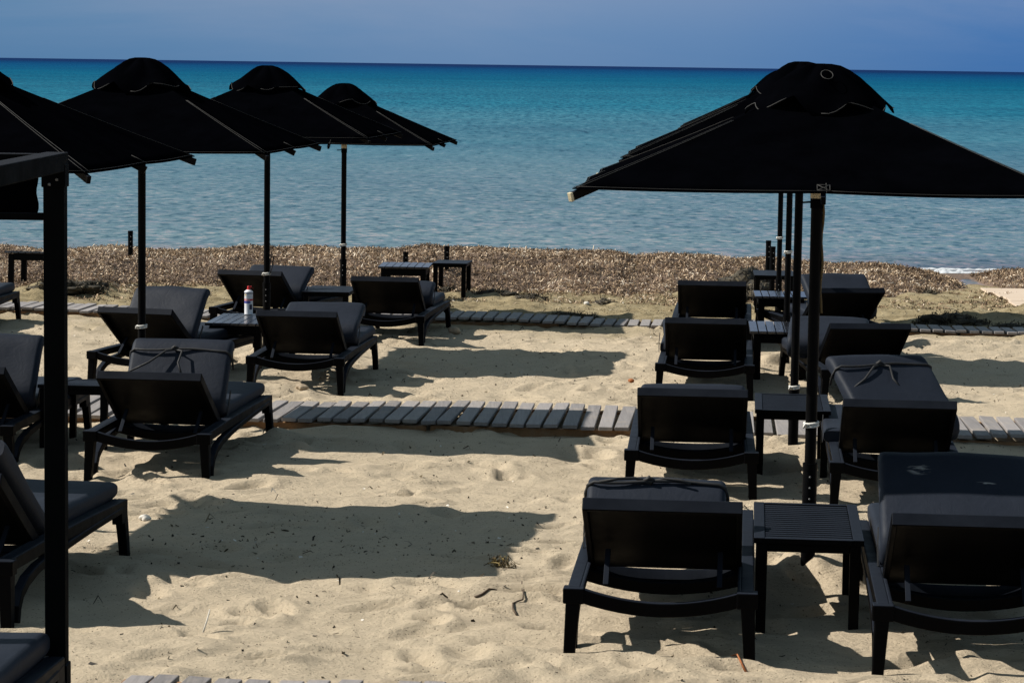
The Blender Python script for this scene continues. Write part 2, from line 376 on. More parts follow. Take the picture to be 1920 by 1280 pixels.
lx = RNG.uniform(-7.6, 7.6, NBL); ly = 30.0 + 4.3 * RNG.random(NBL) ** 1.05; lz = berm(lx, ly)
keep = lz > height(lx, ly) - .004
keep &= ~((lx > 5.5) & (lx < 5.88) & (ly > 31.8))
lx, ly, lz = lx[keep], ly[keep], lz[keep]
# thinner drifts in front of the bank
n2 = 42000; ex = RNG.uniform(-7, 7, n2); ey = 28.3 + 3.2 * RNG.random(n2) ** .8
mask = vnoise(ex / 1.1, ey / .45, 31) + .35 * vnoise(ex / .3, ey / .2, 32) + .16 * (ey - 30.0) / 1.5 + np.where((ex > .2) & (ex < 1.9) & (ey > 28.8), .18, 0) > .03
ex, ey = ex[mask], ey[mask]; ez = height(ex, ey) + .008
px = np.concatenate([lx, ex]); py = np.concatenate([ly, ey]); pz = np.concatenate([lz + RNG.uniform(0, .02, len(lz)), ez])
v, q = blades(px, py, pz, RNG.uniform(.025, .075, len(px)), RNG.uniform(.005, .012, len(px)), RNG, .6)
tone = np.repeat(np.clip(RNG.beta(1.0, 1.15, len(px)) + .45 * vnoise(px / .5, py / .3, 33), 0, 1), 2)
bank = np_mesh('seagrass_bank', np.concatenate([bv, v]), np.concatenate([bq, q + len(bv)]), [M['litter_bed'], M['litter']], tone=np.concatenate([np.full(len(bq), .3), tone]),
               mi=np.concatenate([np.zeros(len(bq)), np.ones(len(q))]))
tag(bank, 'long brown bank of dead seagrass leaves heaped along the waterline', 'seaweed', kind='stuff')

# broken wave in the gap of the bank
fm = MB(); nfx = 160
fx = np.linspace(4.7, 6.7, nfx)
for row, (yc, wd, amp) in enumerate([(34.95, .20, .05), (35.5, .09, .03)]):
    vs = []
    for i, x in enumerate(fx):
        w = wd * (.35 + 1.2 * abs(float(vnoise(x / .11, 3.0 + row, 41)) + .3)) * math.sin(PI * i / (nfx - 1)) ** .5
        yy = yc + .25 * float(vnoise(x / .5, 1.0, 42))
        for k in range(5):
            u = k / 4; vs.append((x, yy + (u - .5) * 2 * w, SEA_Z + .004 + amp * math.sin(PI * u) * (.5 + float(vnoise(x / .07, u * 3 + row, 43)))))
    fm.add(vs, [(i * 5 + k, i * 5 + 5 + k, i * 5 + 6 + k, i * 5 + 1 + k) for i in range(nfx - 1) for k in range(4)], smooth=True)
tag(fm.build('foam', M['foam']), 'white foam of a small wave breaking in the gap of the brown bank', 'foam', kind='stuff')

# crumbs of seaweed, bits of wood and shell grit on the sand
nd = 6200
dx = RNG.uniform(-6.3, 6.3, nd); dy = 8.9 + 20.5 * RNG.random(nd) ** 1.35
k = vnoise(dx / 1.2, dy / .6, 51) + .5 * vnoise(dx / .3, dy / .2, 52) > -.02
k |= RNG.random(nd) < .30
dx = np.concatenate([dx[k], RNG.normal(-1.0, .6, 220), RNG.uniform(-6.5, 6.5, 5200)]); dy = np.concatenate([dy[k], RNG.normal(12.8, .5, 220), np.concatenate([RNG.uniform(26.9, 30.8, 3600), RNG.uniform(19.8, 25.8, 1600)])]); dz = height(dx, dy) + .003
dl = np.where(RNG.random(len(dx)) < .12, RNG.uniform(.025, .06, len(dx)), RNG.uniform(.005, .022, len(dx)))
v, q = blades(dx, dy, dz, dl, RNG.uniform(.004, .015, len(dx)), RNG, .35, .1)
deb = np_mesh('beach_debris', v, q, [M['weed'], M['shell']], tone=np.repeat(RNG.random(len(dx)), 2), mi=np.repeat((RNG.random(len(dx)) < .08), 2))
tag(deb, 'dark crumbs of seaweed, bark and shell grit strewn over the sand', 'debris', kind='stuff')

# ------------------------------------------------------------------ boardwalks
def boardwalk(name, x0, x1, cy, slope, width, zoff, pitch, skip=(), seed=0):
    rnd = random.Random(seed); mb = MB(); a = math.atan(slope); x = x0; i = 0
    while x < x1:
        yc = cy + slope * x; z = ground(x, yc) + zoff + rnd.uniform(-.004, .004) + .012 * math.sin(x * 1.7 + seed)
        w = pitch - .023 + rnd.uniform(-.006, .004)
        rot = Matrix.Rotation(a + rnd.gauss(0, .012), 3, 'Z') @ Matrix.Rotation(rnd.gauss(0, .02), 3, 'Y')
        gz = (ground(x, yc + .5) - ground(x, yc - .5))
        rot = rot @ Matrix.Rotation(gz, 3, 'X')
        mb.box((x, yc + rnd.uniform(-.02, .02), z), (w, width + rnd.uniform(-.03, .03), .026), rot, tone=rnd.random())
        x += pitch; i += 1
    o = mb.build(name, M['plank'], bevel=.004, tone=True); tag(o, kind='structure')
    js = MB()
    for off in (-width / 2 + .07, width / 2 - .07):
        x = x0
        while x < x1 - .1:
            ln = min(rnd.uniform(1.7, 2.3), x1 - x); xm = x + ln / 2; yc = cy + slope * xm + off
            js.box((xm, yc, ground(xm, cy + slope * xm) + zoff - .052), (ln - .02, .045, .07), Matrix.Rotation(a, 3, 'Z'), tone=rnd.random()); x += ln
    js.build('joist', M['joist'], o, bevel=.003, tone=True)
    return o
boardwalk('boardwalk', -1.385, 4.5, 8.57, -.14, 1.2, .065, .106, seed=1)
boardwalk('boardwalk', -7.0, 7.0, 18.20, -.085, 1.08, .060, .118, seed=2)
boardwalk('boardwalk', -8.0, 8.0, 26.45, -.09, .74, .060, .118, seed=3)

# pale sheet of boarding half buried at the right edge
pb = MB()
for i in range(6):
    pb.box((7.10 + .03 * math.sin(i * 2.3), 28.1 + i * .6, ground(7, 28.1 + i * .6) + .05), (3.1, .592, .022), Matrix.Rotation(-.03, 3, 'Z'), tone=(.8, .2, .95, .5, .7, .3)[i])
def bd_mat():
    m, nt, b = new_mat('bleached_boarding'); v = objc(nt)
    gr = noise(nt, scaled(nt, v, (.6, 16, 10)), 1, 6, .65, .4)
    c = ramp(nt, gr.outputs[0], [(.25, (.40, .26, .15)), (.42, (.50, .39, .29)), (.75, (.58, .48, .38))]).outputs[0]
    L(nt, c, b.inputs['Base Color']); b.inputs['Roughness'].default_value = .75; bump(nt, b, gr.outputs[0], .3, .003); return m
tag(pb.build('wooden_deck', bd_mat(), bevel=.003, tone=True), kind='structure')

# ------------------------------------------------------------------ sun loungers
PANEL = math.radians(32); HY, HZ = -.27, .215            # hinge of the backrest
def rail_z(y): return .245 + .012 * math.cos(y * 1.4)
def make_lounger():
    root = empty('sun_lounger')
    f = MB()
    for sx in (-1, 1):
        f.bar([(sx * .335, y, rail_z(y)) for y in np.linspace(-.95, .95, 15)], .05, .055)
        f.bar([(sx * .304, y, rail_z(y) + .012) for y in np.linspace(-.93, .93, 11)], .016, .03)
        f.box((sx * .335, -.945, .243), (.082, .07, .062))
    def sag(y, h, d, s=.05, z0=.245, w=.31):
        f.bar([(x, y, z0 - s * (1 - (x / w) ** 2)) for x in np.linspace(-w, w, 13)], d, h, (0, 1, 0))
    sag(-.952, .055, .035)
    sag(-.43, .05, .06, .045, .225)
    sag(.945, .06, .035, .03)
    for y in np.arange(-.17, .92, .105): sag(y, .014, .075, .025, .258)
    f.build('frame', M['resin'], root, bevel=.005)
    for sx in (-1, 1):
        a = MB(); ar = [(-.845, .0), (-.83, .06), (-.79, .11), (-.70, .150), (-.55, .178), (-.3, .198), (.0, .212), (.3, .222), (.6, .230), (.85, .236)]
        a.bar([(sx * .345, y, z) for y, z in ar], .04, [.045, .045, .047, .047, .042, .036, .032, .03, .03, .03])
        a.build('side_arch', M['resin'], root, bevel=.005)
    for sx in (-1, 1):
        l = MB(); l.bar([(sx * .336, -.935, .25), (sx * .343, -.945, .12), (sx * .351, -.957, -.035)], [.056, .05, .042], [.075, .062, .05]); l.build('leg', M['resin'], root, bevel=.005)
        l = MB(); l.bar([(sx * .336, .885, .25), (sx * .337, .893, .185), (sx * .341, .91, .18), (sx * .346, .925, .09), (sx * .351, .942, -.035)], [.05, .05, .046, .044, .042], [.115, .11, .07, .06, .05]); l.build('leg', M['resin'], root, bevel=.005)
    b = MB(); R = Matrix.Rotation(-PANEL, 3, 'X')                   # local: x across, y from hinge towards the head (negative), z normal
    def P(x, s, n): return Vector((0, HY, HZ)) + R @ Vector((x, -s, n))
    b.box(P(0, .40, .0), (.62, .70, .014), R)
    for sx in (-1, 1): b.box(P(sx * .299, .385, -.022), (.022, .73, .052), R)
    b.box(P(0, .742, -.020), (.62, .022, .054), R)
    b.bar([P(x, .035 - .035 * (1 - (x / .29) ** 2), -.02) for x in np.linspace(-.288, .288, 11)], .05, .03, R @ Vector((0, 0, 1)))
    b.build('backrest', M['resin'], root, bevel=.004)
    for sx in (-1, 1):
        p = MB(); p.bar([P(sx * .225, .30, -.03), (sx * .225, -.70, .235)], .022, .012); p.build('prop', M['resin'], root, bevel=.002)
    return root

def sweep(path, w, t, seed, puff=.006):
    """rounded slab along a centre line in the y-z plane"""
    pts = [Vector((0, *p)) for p in path]; res = [pts[0]]
    for a, b in zip(pts, pts[1:]):
        n = max(1, int((b - a).length / .03)); res += [a.lerp(b, (i + 1) / n) for i in range(n)]
    for _ in range(2): res = [res[0]] + [(res[i - 1] + res[i] * 2 + res[i + 1]) / 4 for i in range(1, len(res) - 1)] + [res[-1]]
    hw, ht, r = w / 2, t / 2, min(t * .32, .03); sec = []
    for cx, cz, a0 in ((hw - r, ht - r, 0), (-hw + r, ht - r, 90), (-hw + r, -ht + r, 180), (hw - r, -ht + r, 270)):
        for k in range(5):
            a = math.radians(a0 + 22.5 * k); sec.append((cx + r * math.cos(a), cz + r * math.sin(a)))
        if a0 in (0, 180):
            sgn = 1 if a0 == 0 else -1
            for k in range(1, 10):
                x = sgn * (hw - r) * (1 - k / 5); sec.append((x, sgn * ht))
    m = len(res); ns = len(sec); vs = []; rnd = np.random.default_rng(seed)
    for i, p in enumerate(res):
        d = (res[min(i + 1, m - 1)] - res[max(i - 1, 0)]).normalized(); nn = Vector((1, 0, 0)).cross(d)
        e = min(i, m - 1 - i); k = (.80, .95, 1, 1)[min(e, 3)]
        for (x, z) in sec:
            pf = puff * max(0, 1 - (x / hw) ** 2) * (1 if z > 0 else .4) + .010 * float(vnoise(x * 6 + seed, i * .16, seed))
            vs.append(p + Vector((x * (1 - .02 * (1 - k)), 0, 0)) + nn * (z * k + (pf if z > 0 else -pf)) )
    mb = MB(); fs = []
    for i in range(m - 1):
        for j in range(ns): fs.append((i * ns + j, i * ns + (j + 1) % ns, (i + 1) * ns + (j + 1) % ns, (i + 1) * ns + j))
    fs += [tuple(range(ns)), tuple((m - 1) * ns + j for j in range(ns))[::-1]]
    mb.add(vs, fs, smooth=True); return mb

def scuffed_mat():
    m = M['cushion'].copy(); m.name = 'scuffed_cushion_fabric'; nt = m.node_tree; b = nt.nodes['Principled BSDF']; v = objc(nt)
    old = b.inputs['Base Color'].links[0].from_socket; xyz = N(nt, 'ShaderNodeSeparateXYZ'); L(nt, v, xyz.inputs[0]); tot = None
    for cx, cy, rx, ry, k in ((-.15, .03, .055, .030, .65), (.12, -.03, .045, .006, .8)):
        q = math_(nt, 'ADD', math_(nt, 'POWER', math_(nt, 'ABSOLUTE', math_(nt, 'DIVIDE', math_(nt, 'SUBTRACT', xyz.outputs[0], cx), rx)), 2), math_(nt, 'POWER', math_(nt, 'ABSOLUTE', math_(nt, 'DIVIDE', math_(nt, 'SUBTRACT', xyz.outputs[1], cy), ry)), 2))
        q = math_(nt, 'MULTIPLY', math_(nt, 'MAXIMUM', math_(nt, 'SUBTRACT', 1.0, q), 0), k); tot = q if tot is None else math_(nt, 'ADD', tot, q)
    st = ramp(nt, noise(nt, scaled(nt, v, (16, 75, 40)), 1, 3, .7).outputs[0], [(.46, (0, 0, 0)), (.58, (1, 1, 1))])
    L(nt, mixc(nt, math_(nt, 'MULTIPLY', tot, st.outputs[0]), old, (.34, .33, .31)), b.inputs['Base Color']); return m
def make_mattress(loc, rot, label, phi=45, ln=.42, w=.62, fold=True, cord=False, skew=0, start=-.20, scuff=False):
    root = empty('lounger_mattress', loc); root.rotation_euler = rot
    tag(root, label, 'mattress', 'black mattresses on the sun loungers')
    t = .088; z0 = .268 + t / 2
    seat = sweep([(.955, z0 + .004), (.6, z0), (start + (.0 if fold else -.04), z0)], w, t, abs(hash(label)) % 97 if False else len(label)).build('seat_section', M['cushion'], root, sharp=60)
    f = math.radians(phi)
    if fold:
        # head half turned over: rises from the crease, bends and comes back down on the seat
        r = .055; p = [(start + .02, z0 + .01)]
        cy, cz = start - .005, z0 + r
        for k in range(1, 6):
            a = -PI / 2 - (PI - f) * k / 5 * .92; p.append((cy + r * math.cos(a), cz + r * math.sin(a)))
        y, z = p[-1]; y2, z2 = y + math.cos(f) * ln, z + math.sin(f) * ln; p.append((y2, z2))
        p.append((y2 + .03, z2 + .012)); p.append((y2 + .055, z2 + .008))
        o = sweep(p, w, t, len(label) + 3, .006).build('folded_section', scuffed_mat() if scuff else M['cushion'], root, sharp=60)
        if skew:
            o.rotation_euler.z = skew; o.location = (math.sin(skew) * -.2 * -1, 0, 0)
        if cord:
            s = ln * (.86 if ln > .25 else 1.0); by, bz = y + math.cos(f) * s - math.sin(f) * (t / 2 + .014), z + math.sin(f) * s + math.cos(f) * (t / 2 + .014)
            c = MB(); pts = [(-w / 2 - .006, by + .06, bz - .12), (-w / 2 - .008, by + .03, bz - .06), (-w / 2 + .004, by + .008, bz - .020)]
            for x in np.linspace(-w / 2 + .03, w / 2 - .03, 9): pts.append((x, by + .012 * math.sin(x * 9), bz + .006 * math.sin(x * 13 + 1)))
            pts += [(w / 2 - .004, by + .008, bz - .020), (w / 2 + .008, by + .03, bz - .06), (w / 2 + .006, by + .06, bz - .12)]
            c.tube(pts, .007, 7)
            kx = -.03
            for q in (-1, 1):
                c.tube([(kx, by, bz), (kx + q * .05, by - .03, bz - .005), (kx + q * .09 - .05, by - .10, bz - .07), (kx + q * .16 - .09, by - .15, bz - .125)] if ln > .25 else [(kx, by, bz), (kx + q * .06, by + .008, bz + .014), (kx + q * .13, by - .006, bz + .012), (kx + q * .19 - .02, by - .014, bz - .002)], .0065, 7)
            c.tube([(kx - .02, by, bz + .005), (kx, by - .006, bz + .02), (kx + .02, by, bz + .008), (kx, by, bz - .006)], .010, 7)
            c.build('tie_cord', M['cord'], root if not skew else o)
        for sx in (-1, 1):                                           # the tapes that hold the fold together
            b = MB(); b.bar([(sx * (w / 2 + .006), start - .03, z0 - .03), (sx * (w / 2 + .008), start + .01, z0 + .05), (sx * (w / 2 + .004), start + .07, z0 + .11)], .005, .02); b.build('strap', M['cord'], root)
    else:
        n = .075
        p = [(start - .02, z0)]
        for s in (.08, .3, .55, .8): p.append((HY - s * math.cos(PANEL) + math.sin(PANEL) * n + .03, HZ + s * math.sin(PANEL) + math.cos(PANEL) * n + .015))
        sweep(p, w, t, len(label) + 5).build('back_section', M['cushion'], root, sharp=60)
    return root

def rest(x, y, rz):
    c, s = math.cos(rz), math.sin(rz)
    def at(lx, ly): return float(height(np.array([x + lx * c - ly * s]), np.array([y + lx * s + ly * c]))[0])
    a = [at(.34, -.94), at(-.34, -.94), at(.34, .93), at(-.34, .93)]
    pitch = math.atan2((a[2] + a[3] - a[0] - a[1]) / 2, 1.87)
    return sum(a) / 4 - .004, pitch
proto_l = make_lounger(); first = [True]
def place(tx, ty, hd, label, **mat):
    """tx, ty: the middle of the backrest's top edge; hd: heading in degrees, clockwise"""
    rz = -math.radians(hd); x = tx - math.sin(rz) * .905; y = ty + math.cos(rz) * .905
    z, pitch = rest(x, y, rz)
    o = proto_l if first[0] else copy_tree(proto_l); first[0] = False
    o.location = (x, y, z); o.rotation_euler = (pitch, 0, rz)
    tag(o, label, 'sun lounger', 'black sun loungers set out in rows')
    lab = mat.pop('mlabel'); dx = mat.pop('dx', 0); make_mattress((x + dx * math.cos(rz), y + dx * math.sin(rz), z + .001), (pitch, 0, rz), lab, **mat)
place(.591, 10.20, 5, 'frontmost whole black sun lounger, with open sunlit sand to its left', mlabel='folded mattress with a cord along its top on the frontmost whole lounger', phi=40, ln=.17, cord=True, w=.58, start=-.14, dx=-.05)
place(1.76, 9.98, 5, 'black sun lounger in the bottom right corner, cut by the photo edge', mlabel='folded mattress with white scuffs at the bottom right corner, beside the ribbed table', phi=34, ln=.44, w=.63, scuff=True)
place(1.016, 14.83, 4, 'black sun lounger directly behind the frontmost whole one, by the middle boardwalk', mlabel='folded mattress showing as a smooth rounded edge above the second lounger back', phi=30, ln=.17, start=-.12)
place(2.13, 14.50, 5, 'black sun lounger under a skewed, corded mattress, right of the big parasol pole', mlabel='skewed black mattress with a loose cord draped across its top', phi=34, ln=.52, cord=True, skew=math.radians(23), dx=-.08)
place(1.464, 20.08, 5, 'black sun lounger third back in the column left of the cluster of poles', mlabel='mattress with a rounded grey end sticking out left of the third lounger back', phi=12, ln=.28, skew=math.radians(4), dx=-.055)
place(2.70, 20.02, -4, 'black sun lounger just behind the skewed corded mattress', mlabel='flat grey-topped mattress rising left of the lounger behind the corded one', phi=14, ln=.40, skew=math.radians(-13), dx=-.10)
place(1.80, 24.02, 5, 'farthest black sun lounger in the column left of the poles', mlabel='mattress mostly hidden behind the farthest backrest left of the poles', phi=10, ln=.26)
place(2.99, 23.50, -10, 'farthest black sun lounger right of the poles, twisted towards the left', mlabel='thick folded mattress on the farthest lounger right of the poles', phi=32, ln=.40, dx=.14)
place(-2.10, 15.35, 6, 'black sun lounger in the left group whose foot end meets the middle boardwalk', mlabel='upright folded mattress with a cord along its top edge, left of the middle boardwalk', phi=54, ln=.35, cord=True)
place(-1.63, 20.05, 5, 'black sun lounger immediately right of the table with the spray can', mlabel='loosely folded mattress on the lounger right of the spray can table', phi=18, ln=.40, start=-.02, dx=.03)
place(-1.16, 24.05, 6, 'black sun lounger in front of the two bare tables, next to the far boardwalk', mlabel='mattress folded small on the lounger in front of the two bare tables', phi=20, ln=.14, start=.10)
place(-2.92, 20.54, 15, 'angled black sun lounger left of the table with the spray can', mlabel='smooth folded mattress left of the table with the spray can', phi=50, ln=.36, dx=-.06)
place(-2.43, 24.55, 13, 'black sun lounger whose backrest stands right behind the spray can', mlabel='folded mattress peeping out right of the backrest behind the spray can', phi=28, ln=.32)
place(-3.32, 15.78, 5, 'black sun lounger on the left, partly behind the thick black post', mlabel='upright folded mattress at the left edge, just left of the thick post', phi=56, ln=.35)
place(-2.36, 10.66, 6, 'black sun lounger at the lower left, behind the thick post and cut by the edge', mlabel='unfolded mattress leaning on its backrest at the lower left behind the thick post', fold=False)
place(-5.36, 24.28, 5, 'black sun lounger at the far left edge, only its foot end in view', mlabel='mattress foot end at the far left edge in front of a bare table', fold=False)
place(-1.92, 6.82, 3, 'black sun lounger in the bottom left corner, mostly out of the photo', mlabel='dark blue-black mattress corner at the very bottom left, in front of the post', fold=False)

# ------------------------------------------------------------------ side tables
def make_table(kind, w, d, h):
    root = empty('side_table'); t = MB(); a = MB(); mat = M['resin'] if kind == 'ribbed' else M['wood_black']; top = {'slatted': M['gloss']}.get(kind, mat)
    if kind == 'ribbed':
        fr = .045
        for sx in (-1, 1): t.box((sx * (w / 2 - fr / 2), 0, h - .012), (fr, d, .024))
        for sy in (-1, 1): t.box((0, sy * (d / 2 - .015), h - .0125), (w - 2 * fr, .03, .023))
        n = 17; p = (d - .06) / n
        for i in range(n): t.box((0, -d / 2 + .03 + p * (i + .5), h - .014), (w - 2 * fr, p * .66, .018))
        t.box((0, 0, h - .028), (w - .05, d - .03, .008))
        ah, lw, lt = .035, .045, .9
    elif kind == 'slatted':
        n = 7; p = w / n
        for i in range(n): t.box((-w / 2 + p * (i + .5), 0, h - .011 + random.uniform(-.001, .001)), (p - .008, d + random.uniform(-.004, .004), .022))
        ah, lw, lt = .075, .06, 1.0
    else:
        t.box((0, 0, h - .0125), (w, d, .025)); ah, lw, lt = .022, .05, 1.0
    inset = .012 if kind != 'slatted' else .035
    t.build('tabletop', top, root, bevel=.003)
    for sx in (-1, 1): a.box((sx * (w / 2 - inset - .015), 0, h - .035 - ah / 2 + .010), (.022, d - 2 * inset - 2 * lw, ah))
    for sy in (-1, 1): a.box((0, sy * (d / 2 - inset - .015), h - .035 - ah / 2 + .010), (w - 2 * inset - 2 * lw, .022, ah))
    a.build('apron', mat, root, bevel=.002)
    for sx in (-1, 1):
        for sy in (-1, 1):
            l = MB(); hh = h - .026; l.box((sx * (w / 2 - inset - lw / 2), sy * (d / 2 - inset - lw / 2), hh / 2 - .015), (lw, lw, hh + .030), taper=lt); l.build('leg', mat, root, bevel=.003)
    return root
protos = {}
def table(kind, w, d, x0, x1, yf, label, hd=5, h=.40, up=0):
    key = (kind, w, d, h)
    rz = -math.radians(hd); xc = (x0 + x1) / 2; x = xc + math.sin(math.radians(hd)) * d / 2; y = yf + d / 2
    if key in protos: o = copy_tree(protos[key])
    else: o = protos[key] = make_table(kind, w, d, h)
    hs = [float(height(np.array([x + sx * w / 2.4]), np.array([y + sy * d / 2.4]))[0]) for sx in (-1, 1) for sy in (-1, 1)]
    pitch = math.atan2((hs[1] + hs[3] - hs[0] - hs[2]) / 2, d * .83)
    o.location = (x, y, sum(hs) / 4 - .004 + up); o.rotation_euler = (pitch, 0, rz)
    return tag(o, label, 'side table', 'low black side tables between the loungers')
table('ribbed', .45, .80, 1.005, 1.455, 10.80, 'ribbed black side table between the two frontmost loungers on the right', 5)
table('ribbed', .45, .80, 1.45, 1.90, 15.72, 'ribbed black side table behind the big parasol pole, on the middle boardwalk line', 5)
table('slatted', .50, .88, 1.93, 2.42, 21.5, 'slatted black side table third back among the poles, with wide bright planks', 4)
table('slatted', .50, .88, 2.27, 2.77, 24.9, 'slatted black side table fourth back among the poles, just past a slatted twin', 4, up=.02)
tag(table('plain', .45, .72, 2.55, 3.0, 28.1, 'plain black side table farthest back among the poles, before the two bare sockets', 4))
table('ribbed', .45, .80, -2.94, -2.49, 16.35, 'ribbed black side table just right of the thick post', 5)
tu2 = table('slatted', .50, .88, -2.52, -2.03, 21.72, 'slatted black side table with a spray can standing on it', 4)
table('plain', .45, .72, -1.99, -1.54, 25.05, 'plain black side table between the pole with a high rope ring and its left lounger', 4)
table('slatted', .56, .70, -1.47, -.91, 28.8, 'slatted bare table with deep apron, left of the taller plain table', 2)
table('plain', .39, .72, -.905, -.515, 29.6, 'thin-legged bare table on seaweed near the waterline with a socket post behind', 4, up=-.02)
table('slatted', .56, .70, -5.74, -5.18, 29.95, 'slatted bare table at the far left near the waterline', 4)

# spray can
cx, cy = -2.235, 22.50; cz = tu2.location.z + .40 + math.sin(tu2.rotation_euler.x) * (cy - tu2.location.y) + .002
can = empty('spray_can', (cx, cy, cz)); tag(can, 'white and blue spray can with a red cap standing on a slatted table', 'spray can')
def lathe(prof, n=28):
    mb = MB(); vs = [(r * math.cos(2 * PI * k / n), r * math.sin(2 * PI * k / n), z) for r, z in prof for k in range(n)]
    fs = [(i * n + k, i * n + (k + 1) % n, (i + 1) * n + (k + 1) % n, (i + 1) * n + k) for i in range(len(prof) - 1) for k in range(n)]
    fs += [tuple(range(n))[::-1], tuple((len(prof) - 1) * n + k for k in range(n))]
    mb.add(vs, fs, smooth=True); return mb
lathe([(.034, 0), (.0365, .004), (.0365, .006), (.0355, .01), (.0355, .186), (.037, .19), (.0365, .195), (.030, .202), (.020, .209), (.016, .211)]).build('can_body', M['white'], can, sharp=40)
def band(name, mat, z0, z1, a0=0, a1=360, r=.0362):
    mb = MB(); n = 32; vs = []; arc = [math.radians(a0 + (a1 - a0) * k / n) for k in range(n + 1)]
    for z in (z0, z1): vs += [(r * math.cos(a), r * math.sin(a), z) for a in arc]
    mb.add(vs, [(k, k + 1, n + 2 + k, n + 1 + k) for k in range(n)], smooth=True); return mb.build(name, mat, can)
band('label_band', M['dark_blue'], .178, .1855); band('label_band', M['red'], .119, .134)
band('label_emblem', M['blue'], .097, .116, 195, 300); band('label_emblem', M['yellow'], .163, .172, 215, 240); band('label_print', M['dark_blue'], .045, .088, 285, 330)
for k in range(5): band('lettering', M['white'], .1235, .1300, 208 + 17 * k, 218 + 17 * k, .0365)
lathe([(.0165, .209), (.0165, .216), (.0125, .218), (.0120, .238), (.010, .242)]).build('cap', M['red'], can, sharp=40)
nz = MB(); nz.box((.010, 0, .236), (.026, .016, .012)); nz.tube([(.016, 0, .234), (.040, -.004, .222)], .0016, 6); nz.build('nozzle', M['red'], can, bevel=.002)

